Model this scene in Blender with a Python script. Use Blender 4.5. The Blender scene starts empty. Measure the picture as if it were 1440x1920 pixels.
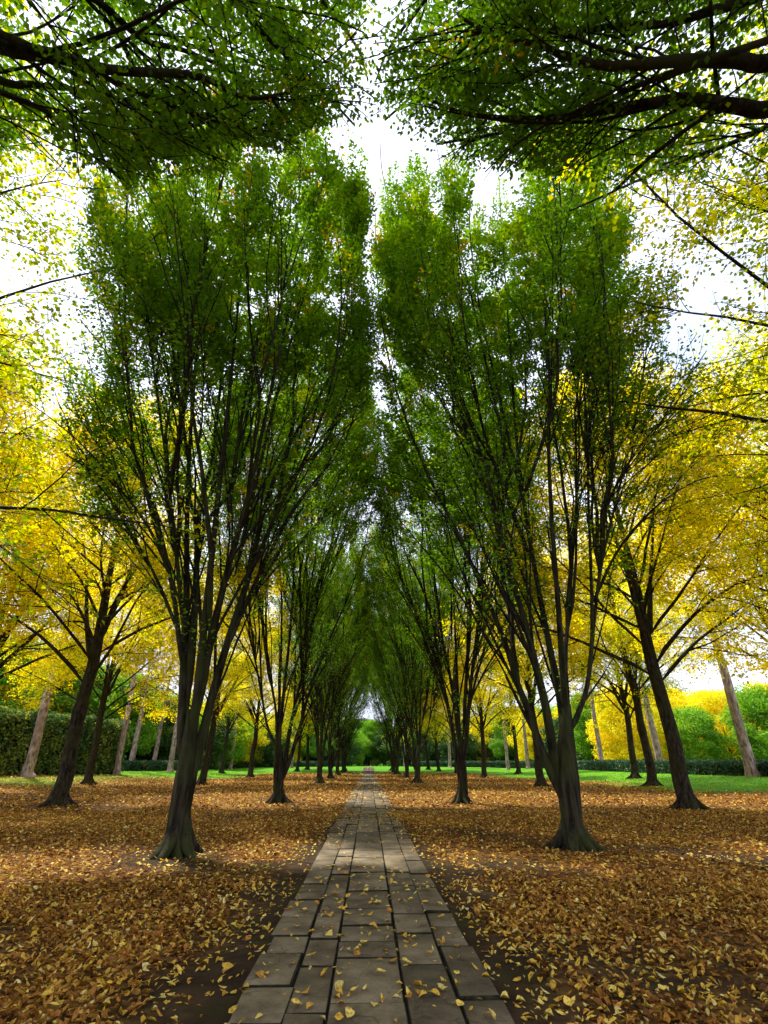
import bpy, math, random
import numpy as np

# ------------------------------------------------------------------ camera, sky, sun, exposure
scene = bpy.context.scene
CAM_H, PITCH, YAW, FPX = 1.40, math.radians(26.0), math.radians(1.55), 960.0
cam_data = bpy.data.cameras.new('camera')
cam = bpy.data.objects.new('camera', cam_data)
scene.collection.objects.link(cam)
cam.location = (0.0, 0.0, CAM_H)
cam.rotation_euler = (math.pi / 2 + PITCH, 0.0, -YAW)
cam_data.sensor_fit = 'HORIZONTAL'
cam_data.sensor_width = 36.0
cam_data.lens = 36.0 * FPX / 1440.0
cam_data.clip_start = 0.05
cam_data.clip_end = 3000.0
scene.camera = cam

SUN_EL, SUN_AZ = math.radians(58.0), math.radians(322.0)     # azimuth clockwise from +Y
world = bpy.data.worlds.new('World')
scene.world = world
world.use_nodes = True
wn, wl = world.node_tree.nodes, world.node_tree.links
wn.clear()
w_out = wn.new('ShaderNodeOutputWorld')
w_bg = wn.new('ShaderNodeBackground')
w_bg.inputs['Strength'].default_value = 0.14
sky = wn.new('ShaderNodeTexSky')
sky.sky_type = 'NISHITA'
sky.sun_disc = False
sky.sun_elevation = SUN_EL
sky.sun_rotation = SUN_AZ
sky.air_density = 1.0
sky.dust_density = 1.5
w_tc = wn.new('ShaderNodeTexCoord')
w_noise = wn.new('ShaderNodeTexNoise')
w_noise.inputs['Scale'].default_value = 2.6
w_noise.inputs['Detail'].default_value = 7.0
w_noise.inputs['Roughness'].default_value = 0.55
w_ramp = wn.new('ShaderNodeValToRGB')
w_ramp.color_ramp.elements[0].color = (.4, .4, .4, 1)
w_ramp.color_ramp.elements[0].position = 0.30
w_ramp.color_ramp.elements[1].position = 0.47
w_mix = wn.new('ShaderNodeMix')
w_mix.data_type = 'RGBA'
w_mix.inputs['B'].default_value = (4.2, 4.45, 5.4, 1.0)       # cloud
wl.new(w_tc.outputs['Generated'], w_noise.inputs['Vector'])
wl.new(w_noise.outputs['Fac'], w_ramp.inputs['Fac'])
wl.new(w_ramp.outputs['Color'], w_mix.inputs['Factor'])
wl.new(sky.outputs['Color'], w_mix.inputs['A'])
wl.new(w_mix.outputs['Result'], w_bg.inputs['Color'])
wl.new(w_bg.outputs['Background'], w_out.inputs['Surface'])

sun_data = bpy.data.lights.new('sun', 'SUN')
sun_data.energy = 3.2
sun_data.angle = math.radians(3.0)
sun_data.color = (1.0, 0.95, 0.86)
sun = bpy.data.objects.new('sun', sun_data)
scene.collection.objects.link(sun)
sun.rotation_euler = (math.pi / 2 - SUN_EL, 0.0, math.pi - SUN_AZ)

scene.view_settings.view_transform = 'Standard'
scene.view_settings.look = 'None'
scene.view_settings.exposure = 1.4
scene.view_settings.gamma = 1.0
scene.render.engine = 'CYCLES'
scene.cycles.max_bounces = 6
scene.cycles.diffuse_bounces = 3
scene.cycles.transmission_bounces = 4
scene.cycles.glossy_bounces = 2
scene.cycles.use_denoising = True
scene.cycles.use_adaptive_sampling = True
scene.cycles.adaptive_threshold = 0.02
scene.cycles.sample_clamp_indirect = 6.0
scene.cycles.caustics_reflective = False
scene.cycles.caustics_refractive = False

# ------------------------------------------------------------------ helpers
COL = scene.collection
rng = np.random.default_rng(11)
UP = np.array([0.0, 0.0, 1.0])
EYE = np.array([0.0, 0.0, CAM_H])
F_ = np.array([math.sin(YAW) * math.cos(PITCH), math.cos(YAW) * math.cos(PITCH), math.sin(PITCH)])
R_ = np.array([math.cos(YAW), -math.sin(YAW), 0.0])
U_ = np.cross(R_, F_)


def sstep(a, b, x):
    t = np.clip((x - a) / (b - a), 0, 1)
    return t * t * (3 - 2 * t)


def gz(x, y):
    """height of the ground: flat along the avenue, a gentle bank on both sides and at the far end"""
    return 0.55 * np.maximum(sstep(13, 27, np.abs(x)), sstep(74, 98, y)) + 0.0 * np.asarray(x)


def ray(px, py):
    return F_ + R_ * ((px - 720.0) / FPX) - U_ * ((py - 960.0) / FPX)


def at_y(px, py, Y):
    d = ray(px, py)
    return EYE + d * (Y / d[1])


def at_z(px, py, Z):
    d = ray(px, py)
    return EYE + d * ((Z - CAM_H) / d[2])


def ground_at(px, py):
    p = at_z(px, py, 0.0)
    for _ in range(30):
        p = 0.5 * p + 0.5 * at_z(px, py, float(gz(p[0], p[1])))
    return p


def unit(v):
    return v / (np.linalg.norm(v, axis=-1, keepdims=True) + 1e-9)


def vnoise(p, s, seed=0):
    """cheap smooth pseudo noise in -1..1 for arrays of points (n,3)"""
    q = np.asarray(p) * s
    a = np.sin(q[..., 0] * 1.7 + q[..., 1] * 2.3 + seed) + np.sin(q[..., 1] * 1.9 - q[..., 2] * 2.1 + seed * 2.7)
    b = np.sin(q[..., 2] * 1.3 + q[..., 0] * 2.9 + seed * 1.3) + np.sin((q[..., 0] + q[..., 1] + q[..., 2]) * 3.7 + seed * .7)
    return (a + b) / 4.0


class Buf:
    def __init__(self):
        self.v, self.f, self.n = [], [], 0

    def add(self, V, F):
        self.v.append(np.asarray(V, dtype=np.float32).reshape(-1, 3))
        self.f.append(np.asarray(F, dtype=np.int32).reshape(-1, 4) + self.n)
        self.n += len(self.v[-1])

    def arrays(self):
        return np.concatenate(self.v), np.concatenate(self.f)


def mk_mesh(name, V, Q, mat, smooth=False, tint=None):
    V = np.asarray(V, dtype=np.float32).reshape(-1, 3)
    Q = np.asarray(Q, dtype=np.int32)
    k = Q.shape[1]
    me = bpy.data.meshes.new(name)
    me.vertices.add(len(V))
    me.vertices.foreach_set('co', V.ravel())
    me.loops.add(Q.size)
    me.loops.foreach_set('vertex_index', Q.ravel())
    me.polygons.add(len(Q))
    me.polygons.foreach_set('loop_start', np.arange(0, Q.size, k, dtype=np.int32))
    me.polygons.foreach_set('loop_total', np.full(len(Q), k, dtype=np.int32))
    if smooth:
        me.polygons.foreach_set('use_smooth', np.ones(len(Q), dtype=bool))
    if tint is not None:
        a = me.attributes.new('tint', 'FLOAT', 'FACE')
        a.data.foreach_set('value', np.asarray(tint, dtype=np.float32))
    me.materials.append(mat)
    me.update(calc_edges=True)
    return me


def obj(name, me, parent=None, loc=(0, 0, 0), rot=(0, 0, 0), scale=(1, 1, 1)):
    o = bpy.data.objects.new(name, me)
    COL.objects.link(o)
    o.location, o.rotation_euler, o.scale = loc, rot, scale
    if parent is not None:
        o.parent = parent
    return o


def thing(name, label, cat, group=None, loc=(0, 0, 0), rotz=0.0, s=1.0):
    o = obj(name, None, None, loc, (0, 0, rotz), (s, s, s))
    o['label'], o['category'] = label, cat
    if group:
        o['group'] = group
    return o


# ------------------------------------------------------------------ materials
def new_mat(name):
    m = bpy.data.materials.new(name)
    m.use_nodes = True
    n, l = m.node_tree.nodes, m.node_tree.links
    n.clear()
    out = n.new('ShaderNodeOutputMaterial')
    return m, n, l, out


def ramp(n, stops):
    r = n.new('ShaderNodeValToRGB')
    e = r.color_ramp.elements
    while len(e) < len(stops):
        e.new(0.5)
    for i, (p, c) in enumerate(stops):
        e[i].position = p
        e[i].color = (*c, 1.0)
    return r


def leaf_mat(name, stops, trans=0.45, shift=0.12, rough=0.5, bright=1.25, gloss=0.012, blotch=0.0):
    m, n, l, out = new_mat(name)
    at = n.new('ShaderNodeAttribute')
    at.attribute_name = 'tint'
    oi = n.new('ShaderNodeObjectInfo')
    ma = n.new('ShaderNodeMath')
    ma.operation = 'MULTIPLY_ADD'
    ma.inputs[1].default_value = shift
    ma.inputs[2].default_value = -shift / 2
    l.new(oi.outputs['Random'], ma.inputs[0])
    ad = n.new('ShaderNodeMath')
    ad.operation = 'ADD'
    l.new(at.outputs['Fac'], ad.inputs[0])
    l.new(ma.outputs[0], ad.inputs[1])
    r = ramp(n, stops)
    l.new(ad.outputs[0], r.inputs['Fac'])
    wnz = n.new('ShaderNodeTexWhiteNoise')
    wnz.noise_dimensions = '1D'
    l.new(at.outputs['Fac'], wnz.inputs['W'])
    hs = n.new('ShaderNodeHueSaturation')
    mr = n.new('ShaderNodeMapRange')
    mr.inputs['To Min'].default_value = 0.82
    mr.inputs['To Max'].default_value = 1.18
    l.new(wnz.outputs['Value'], mr.inputs['Value'])
    l.new(mr.outputs['Result'], hs.inputs['Value'])
    l.new(r.outputs['Color'], hs.inputs['Color'])
    if blotch > 0:                                        # brown decay spots and veins of a leaf
        geo = n.new('ShaderNodeNewGeometry')
        bn = n.new('ShaderNodeTexNoise')
        bn.inputs['Scale'].default_value = 55.0
        bn.inputs['Detail'].default_value = 4.0
        l.new(geo.outputs['Position'], bn.inputs['Vector'])
        br = ramp(n, [(.36, (.38, .26, .16)), (.52, (1, 1, 1)), (.7, (1.1, 1.08, 1.0))])
        l.new(bn.outputs['Fac'], br.inputs['Fac'])
        bm = n.new('ShaderNodeMix')
        bm.data_type = 'RGBA'
        bm.blend_type = 'MULTIPLY'
        bm.inputs['Factor'].default_value = blotch
        l.new(hs.outputs['Color'], bm.inputs['A'])
        l.new(br.outputs['Color'], bm.inputs['B'])
        hs = n.new('ShaderNodeHueSaturation')
        l.new(bm.outputs['Result'], hs.inputs['Color'])
    p = n.new('ShaderNodeBsdfDiffuse')
    l.new(hs.outputs['Color'], p.inputs['Color'])
    t = n.new('ShaderNodeBsdfTranslucent')
    h2 = n.new('ShaderNodeHueSaturation')
    h2.inputs['Value'].default_value = bright
    h2.inputs['Saturation'].default_value = 1.05
    l.new(hs.outputs['Color'], h2.inputs['Color'])
    l.new(h2.outputs['Color'], t.inputs['Color'])
    mx = n.new('ShaderNodeMixShader')
    mx.inputs['Fac'].default_value = trans
    l.new(p.outputs[0], mx.inputs[1])
    l.new(t.outputs[0], mx.inputs[2])
    if gloss > 0:
        gl = n.new('ShaderNodeBsdfGlossy')
        gl.inputs['Roughness'].default_value = rough
        m2 = n.new('ShaderNodeMixShader')
        m2.inputs['Fac'].default_value = gloss
        l.new(mx.outputs[0], m2.inputs[1])
        l.new(gl.outputs[0], m2.inputs[2])
        mx = m2
    l.new(mx.outputs[0], out.inputs['Surface'])
    return m


def bark_mat(name, c_dark, c_mid, c_light, c_moss, moss=0.5, zs=0.25, scale=9.0, bump=0.6):
    m, n, l, out = new_mat(name)
    tc = n.new('ShaderNodeTexCoord')
    mp = n.new('ShaderNodeMapping')
    mp.inputs['Scale'].default_value = (1, 1, zs)
    l.new(tc.outputs['Object'], mp.inputs['Vector'])
    nz = n.new('ShaderNodeTexNoise')
    nz.inputs['Scale'].default_value = scale
    nz.inputs['Detail'].default_value = 8
    nz.inputs['Roughness'].default_value = 0.65
    l.new(mp.outputs[0], nz.inputs['Vector'])
    r = ramp(n, [(0.38, c_dark), (0.5, c_mid), (0.63, c_light)])
    l.new(nz.outputs['Fac'], r.inputs['Fac'])
    n2 = n.new('ShaderNodeTexNoise')
    n2.inputs['Scale'].default_value = 1.6
    n2.inputs['Detail'].default_value = 5
    l.new(tc.outputs['Object'], n2.inputs['Vector'])
    r2 = ramp(n, [(0.42, (0, 0, 0)), (0.62, (moss, moss, moss))])
    l.new(n2.outputs['Fac'], r2.inputs['Fac'])
    mx = n.new('ShaderNodeMix')
    mx.data_type = 'RGBA'
    l.new(r2.outputs['Color'], mx.inputs['Factor'])
    l.new(r.outputs['Color'], mx.inputs['A'])
    mx.inputs['B'].default_value = (*c_moss, 1)
    p = n.new('ShaderNodeBsdfPrincipled')
    p.inputs['Roughness'].default_value = 0.85
    p.inputs['Specular IOR Level'].default_value = 0.08
    l.new(mx.outputs['Result'], p.inputs['Base Color'])
    b = n.new('ShaderNodeBump')
    b.inputs['Strength'].default_value = bump
    b.inputs['Distance'].default_value = 0.03
    l.new(nz.outputs['Fac'], b.inputs['Height'])
    l.new(b.outputs[0], p.inputs['Normal'])
    l.new(p.outputs[0], out.inputs['Surface'])
    return m


M_HORN = leaf_mat('hornbeam_leaf', [(0.0, (.06, .13, .012)), (.3, (.105, .225, .014)), (.55, (.16, .31, .016)),
                                    (.78, (.32, .40, .018)), (.9, (.62, .48, .02)), (1.0, (.68, .36, .02))], .52, .10)
M_LIME = leaf_mat('lime_leaf', [(0.0, (.14, .25, .012)), (.25, (.36, .42, .014)), (.45, (.74, .66, .020)),
                                (.7, (.93, .75, .025)), (.9, (.95, .66, .02)), (1.0, (.88, .44, .016))], .58, .14)
M_PINE = leaf_mat('pine_needle', [(0.0, (.02, .04, .025)), (1.0, (.06, .10, .05))], .15, .1, .5)
M_BGREEN = leaf_mat('green_foliage', [(0.0, (.08, .19, .015)), (.5, (.18, .38, .025)), (1.0, (.34, .50, .035))], .45, .3)
M_BYEL = leaf_mat('yellow_foliage', [(0.0, (.25, .32, .015)), (.4, (.74, .66, .02)), (.8, (.92, .72, .02)), (1.0, (.86, .52, .016))], .45, .2)
M_BDARK = leaf_mat('dark_foliage', [(0.0, (.025, .055, .018)), (.6, (.06, .13, .03)), (1.0, (.30, .34, .05))], .3, .2)
M_HEDGE = leaf_mat('laurel_leaf', [(0.0, (.02, .05, .03)), (.5, (.045, .10, .05)), (.85, (.09, .16, .06)), (1.0, (.22, .20, .06))], .25, .1, .35)
M_LITTER = leaf_mat('fallen_leaf', [(0.0, (.06, .024, .008)), (.2, (.16, .062, .013)), (.45, (.33, .14, .022)),
                                    (.68, (.48, .24, .045)), (.84, (.66, .42, .05)), (.93, (.70, .54, .13)), (1.0, (.64, .54, .24))], .15, .0, .6, 1.1, .012, .8)
M_GRASS = leaf_mat('grass_blade', [(0.0, (.07, .20, .006)), (.6, (.13, .34, .008)), (1.0, (.26, .42, .012))], .35, .0)
M_HBARK = bark_mat('hornbeam_bark', (.005, .004, .003), (.020, .016, .010), (.052, .045, .027), (.034, .040, .010), .85, .12, 12.0, 1.0)
M_LBARK = bark_mat('lime_bark', (.007, .005, .003), (.028, .021, .013), (.065, .052, .034), (.034, .035, .010), .65, .3, 14.0, 1.0)
M_PBARK = bark_mat('pine_bark', (.10, .06, .047), (.29, .205, .17), (.46, .36, .31), (.20, .155, .13), .5, .35, 7.0, 1.0)
M_TWIG = bark_mat('twig_bark', (.007, .006, .004), (.017, .014, .010), (.032, .027, .020), (.018, .020, .009), .3, .3, 8.0, .3)


# ------------------------------------------------------------------ tree building blocks
def tube(buf, P, R, sides, prof=None):
    P = np.asarray(P, float)
    n = len(P)
    T = unit(np.gradient(P, axis=0))
    ref = np.array([1.0, 0, 0]) if abs(T[0][0]) < 0.8 else np.array([0, 1.0, 0])
    V = np.empty((n, sides, 3))
    th = np.arange(sides) * 2 * math.pi / sides
    a = unit(ref - T[0] * np.dot(ref, T[0]))
    for i in range(n):
        a = unit(a - T[i] * np.dot(a, T[i]))
        b = np.cross(T[i], a)
        r = R[i] * (prof(th, i, P[i]) if prof else 1.0)
        V[i] = P[i] + (np.outer(np.cos(th), a) + np.outer(np.sin(th), b)) * np.reshape(r, (-1, 1))
    i0 = (np.arange(n - 1)[:, None] * sides + np.arange(sides)[None, :])
    i1 = (np.arange(n - 1)[:, None] * sides + (np.arange(sides)[None, :] + 1) % sides)
    F = np.stack([i0, i1, i1 + sides, i0 + sides], -1).reshape(-1, 4)
    buf.add(V, F)


def smooth_path(pts, per=4):
    """Catmull-Rom through control points"""
    P = np.asarray(pts, float)
    P = np.vstack([2 * P[0] - P[1], P, 2 * P[-1] - P[-2]])
    out = []
    for i in range(1, len(P) - 2):
        for k in range(per):
            t = k / per
            out.append(.5 * (2 * P[i] + (P[i + 1] - P[i - 1]) * t + (2 * P[i - 1] - 5 * P[i] + 4 * P[i + 1] - P[i + 2]) * t * t
                             + (3 * P[i] - 3 * P[i + 1] + P[i + 2] - P[i - 1]) * t ** 3))
    out.append(P[-2])
    return np.array(out)


def grow(p, d, L, n, up, wob, g):
    pts = [np.array(p, float)]
    d = unit(np.array(d, float))
    for i in range(n):
        d = unit(d + UP * up / n + g.normal(0, wob, 3))
        pts.append(pts[-1] + d * (L / n))
    return np.array(pts)


def pick(P, f):
    x = f * (len(P) - 1)
    i = min(int(x), len(P) - 2)
    t = x - i
    return P[i] * (1 - t) + P[i + 1] * t, unit(P[i + 1] - P[i])


def side_dir(T, ang, g, bias=None):
    r = g.normal(0, 1, 3)
    if bias is not None:
        r = r + bias
    r = unit(r - T * np.dot(r, T))
    return unit(T * math.cos(ang) + r * math.sin(ang))


def leaf_quads(P, A, N, L, W, fold=.12, droop=.12):
    A = unit(A)
    B = unit(np.cross(N, A))
    N = np.cross(A, B)
    L, W = np.reshape(L, (-1, 1)), np.reshape(W, (-1, 1))
    m = P + A * L * .45 + N * W * fold
    V = np.stack([P, m + B * W * .5, P + A * L - N * L * droop, m - B * W * .5], 1)
    n = len(P)
    return V.reshape(-1, 3), np.arange(4 * n, dtype=np.int32).reshape(-1, 4)


def sprays(twigs, per_m, w, L, W, g, tint_mean, tint_sd, tint_fn=None, flat=.42, hang=0.0, yellow=0.0, keep=None, dense_top=False):
    """leaves set along thin shoots: flat fans on both sides of every shoot"""
    PP, AA, NN, TT = [], [], [], []
    for tw in twigs:
        ln = float(np.sum(np.linalg.norm(np.diff(tw, axis=0), axis=1)))
        m = max(3, int(per_m * ln * g.uniform(.55, 1.45) * (.78 + .95 * sstep(8, 15, float(tw[0][2])) if dense_top else 1.0)))
        s = g.uniform(0.05, 1.05, m) * (len(tw) - 1)
        i = np.clip(s.astype(int), 0, len(tw) - 2)
        t = (s - i)[:, None]
        base = tw[i] * (1 - t) + tw[i + 1] * t
        T = unit(tw[i + 1] - tw[i])
        H = unit(np.cross(T, UP) + 1e-3)
        off = g.uniform(-1, 1, m) * w * (1.1 - .6 * s / (len(tw) - 1))
        p = base + H * off[:, None] + UP * (g.normal(0, .05 + .1 * w, m) - hang * np.abs(off))[:, None] + T * g.normal(0, .06, m)[:, None]
        PP.append(p)
        AA.append(T * .55 + H * np.sign(off)[:, None] * .8 + g.normal(0, .35, (m, 3)) - UP * (.15 + hang))
        NN.append(UP + g.normal(0, flat, (m, 3)))
        tb = tint_mean + g.normal(0, tint_sd)
        if tint_fn is not None:
            tb += tint_fn(tw.mean(0))
        if g.random() < yellow:
            tb += g.uniform(.25, .5)
        TT.append(np.clip(tb + g.normal(0, .07, m), 0.01, .99))
    P, A, N, T = map(np.concatenate, (PP, AA, NN, TT))
    if keep is not None:
        k = keep(P)
        P, A, N, T = P[k], A[k], N[k], T[k]
    n = len(P)
    sc = g.uniform(.7, 1.2, n)
    V, Q = leaf_quads(P, A, N, L * sc, W * sc * g.uniform(.85, 1.15, n), g.uniform(.02, .2, n)[:, None], g.uniform(-.05, .25, n)[:, None])
    return V, Q, T


def flute(seed, amp, roots=0.0, base_z=0.0, lobes=5):
    def prof(th, i, p):
        z = p[2] - base_z
        f = 1 + amp * (np.cos(3 * th + z * .9 + seed) * .6 + np.cos(5 * th - z * 1.3 + seed * 2) * .5 + np.cos(8 * th + z * .7 + seed * 3) * .3)
        if roots:
            k = math.exp(-max(z, 0) / .16)
            f = f + roots * k * (.35 + .65 * np.clip(np.cos(lobes * th + seed * 1.7) * .7 + np.cos(3 * th + seed) * .5, -.2, 1.2))
        return f
    return prof


def make_tree(name, seed, base, trunk, trunk_r, mains, bark, leafm, spec, keep=None, tint_fn=None):
    """trunk: points; mains: list of (points, r0, r1). All in world coordinates; meshes are returned local to base."""
    g = np.random.default_rng(seed)
    bt, bb = Buf(), Buf()
    tube(bt, trunk, trunk_r, 28, flute(seed, spec.get('flute', .07), spec.get('roots', .9), base[2], spec.get('lobes', 5)))
    for k in range(spec.get('nroots', 0)):
        az = seed + k * 2 * math.pi / spec['nroots'] + g.uniform(-.4, .4)
        h = np.array([math.cos(az), math.sin(az), 0.0])
        rl, r0 = g.uniform(.24, .46), float(trunk_r[0])
        tube(bt, smooth_path([base + h * r0 * .45 + UP * .62, base + h * r0 * .72 + UP * .28, base + h * (r0 * .9 + rl * .3) + UP * .08, base + h * (r0 + rl) - UP * .05], 4),
             np.interp(np.linspace(0, 1, 13), [0, .4, .7, 1], [.03, .095, .085, .035]), 8, flute(seed + k, .1))
    twigs = []
    c = np.array([base[0], base[1], 0.0])

    def outward(p):
        v = (p - c) * np.array([1, 1, 0])
        return v / (np.linalg.norm(v) + .5)
    for P, r0, r1 in mains:
        u = np.linspace(0, 1, len(P))
        tube(bt, P, (r0 + (r1 - r0) * u ** .8) * np.clip(.25 + u * 11, 0, 1), 12 if r0 > .06 else 8, flute(seed + r0 * 50, spec.get('flute', .07) * .7))
        Lm = float(np.sum(np.linalg.norm(np.diff(P, axis=0), axis=1)))
        for k in range(int(g.integers(*spec['n2']))):
            f = g.uniform(spec['f2'], .97)
            p, T = pick(P, f)
            d = side_dir(T, math.radians(g.uniform(*spec['a2'])), g, outward(p) * spec.get('out2', .5))
            L2 = (spec['l2'][0] + (spec['l2'][1] - spec['l2'][0]) * (1 - f)) * g.uniform(.7, 1.25)
            S = grow(p, d, L2, 7, spec['up2'], .10, g)
            rr = max(spec.get('r2min', .012), (r0 + (r1 - r0) * f ** .8) * g.uniform(*spec.get('r2', (.35, .6))))
            tube(bb, S, np.linspace(rr, .006, len(S)), 4)
            n3 = int(g.integers(*spec['n3']))
            for j in range(n3):
                f3 = g.uniform(spec['f3'], 1.0)
                q, T3 = pick(S, f3)
                d3 = side_dir(T3, math.radians(g.uniform(*spec['a3'])), g, outward(q) * .4)
                tw = grow(q, d3, g.uniform(*spec['l3']), 4, spec['up3'], .12, g)
                tube(bb, tw[::2], np.array([.0075, .005, .003]), 3)
                twigs.append(tw)
            twigs.append(S[-3:])
        for j in range(int(g.integers(*spec.get('n3m', (4, 8))))):
            f3 = g.uniform(max(spec['f2'], spec.get('f3m', .5)), 1.0)
            q, T3 = pick(P, f3)
            d3 = side_dir(T3, math.radians(g.uniform(*spec['a3'])), g, outward(q) * .3)
            tw = grow(q, d3, g.uniform(*spec['l3']), 4, spec['up3'], .12, g)
            tube(bb, tw[::2], np.array([.008, .0055, .003]), 3)
            twigs.append(tw)
    tot = sum(float(np.sum(np.linalg.norm(np.diff(t, axis=0), axis=1))) for t in twigs)
    V, Q, T = sprays(twigs, spec['leaves'] / tot, spec['w'], spec['L'], spec['W'], g, spec['tint'], spec['tsd'], tint_fn,
                     spec.get('flat', .42), spec.get('hang', 0.0), spec.get('yellow', 0.0), keep[0] if keep else None, leafm is M_HORN)
    b = np.asarray(base)
    v, f = bt.arrays()
    m1 = mk_mesh(name + '_trunk', v - b, f, bark, True)
    v, f = bb.arrays()
    if keep is not None:                                  # trim thin shoots that cross the clipped line too
        fc = v[f].mean(1)
        f = f[keep[1](fc)]
    m2 = mk_mesh(name + '_branches', v - b, f, M_TWIG, True)
    m3 = mk_mesh(name + '_crown', V - b, Q, leafm, False, T)
    return m1, m2, m3


def plant(meshes, name, label, cat, group, loc, rotz=0.0, s=1.0):
    o = thing(name, label, cat, group, loc, rotz, s)
    t = obj('trunk', meshes[0], o)
    obj('branches', meshes[1], t)
    cr = obj('crown', meshes[2], o)
    cr['kind'] = 'stuff'
    return o


def fountain(c, z0, H, R, n, seed, az0=0.0, arc=2 * math.pi, r0=.07):
    """ascending stems of a fastigiate hornbeam, a vase that widens and turns upright"""
    g = np.random.default_rng(seed)
    out = []
    for i in range(n):
        az = az0 + arc * (i + .5 + g.uniform(-.3, .3)) / n
        rad = R * g.uniform(.45, 1.0)
        top = H * g.uniform(.72, .98) * (1 - .12 * (rad / R) ** 2)
        zs = z0 + g.uniform(-.4, .7)
        s = np.linspace(0, 1, 12)
        rr = rad * (1 - (1 - s) ** 1.7) * (1 + .0 * s)
        P = np.stack([c[0] + math.cos(az) * rr, c[1] + math.sin(az) * rr, zs + (top - zs) * s ** 1.02], 1)
        P[1:] += np.cumsum(g.normal(0, .07, (11, 3)), 0) * np.array([1, 1, .3])
        out.append((P, r0 * g.uniform(.8, 1.3), .012))
    return out


def attach(stems, hosts, seed):
    """let each extra stem leave one of the main stems instead of the trunk's axis"""
    g = np.random.default_rng(seed)
    out = []
    for P, r0, r1 in stems:
        best = min((H for H, _, _ in hosts), key=lambda H: np.linalg.norm(H[int(len(H) * .45)] - P[int(len(P) * .45)]) + g.uniform(0, .8))
        q = best[int(len(best) * g.uniform(.14, .36))]
        s = np.linspace(0, 1, len(P))[:, None]
        out.append((P + (q - P[0]) * (1 - s) ** 2.2, r0, r1))
    return out


# ------------------------------------------------------------------ ground
def terrain():
    xs = np.concatenate([np.linspace(-900, -80, 9), np.linspace(-70, -14, 29), np.linspace(-12, 12, 49), np.linspace(14, 70, 29), np.linspace(80, 900, 9)])
    ys = np.concatenate([np.linspace(-300, -20, 8), np.linspace(-16, 30, 70), np.linspace(31, 130, 80), np.linspace(150, 1500, 10)])
    X, Y = np.meshgrid(xs, ys)
    Z = gz(X, Y)
    flat = np.stack([X, Y, np.zeros_like(X)], -1)
    rough = (.025 * vnoise(flat, .9, 1) + .012 * vnoise(flat, 3.1, 5)) * np.clip((np.abs(X) - .95) / .8, 0, 1) * (np.abs(X) < 40) * (np.abs(Y) < 120)
    Z = Z + rough
    n, k = X.shape
    i = (np.arange(n - 1)[:, None] * k + np.arange(k - 1)[None, :])
    Q = np.stack([i, i + 1, i + 1 + k, i + k], -1).reshape(-1, 4)
    return np.stack([X, Y, Z], -1).reshape(-1, 3), Q


def lawn_mask(x, y):
    """1 on mown grass, 0 on the leaf-covered avenue floor"""
    P = np.stack([x, y, 0 * x], -1)
    w = 1.6 * vnoise(P, .22, 3) + .7 * vnoise(P, .9, 8)
    right = sstep(-1.2, 1.6, x - (16.5 + .0 * y) + w) * sstep(25.0, 29.0, y + .25 * (x - 17) + w)
    left = sstep(-1.5, 2.5, -x - 17.5 + w) * sstep(29.0, 34.0, y + w)
    far = sstep(75.0, 78.0, y + w * .8)
    mid = sstep(-1, 1.5, np.abs(x) - 13.5 + w) * sstep(47, 54, y + w)
    return np.maximum.reduce([right, left * .5, far, mid])


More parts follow.
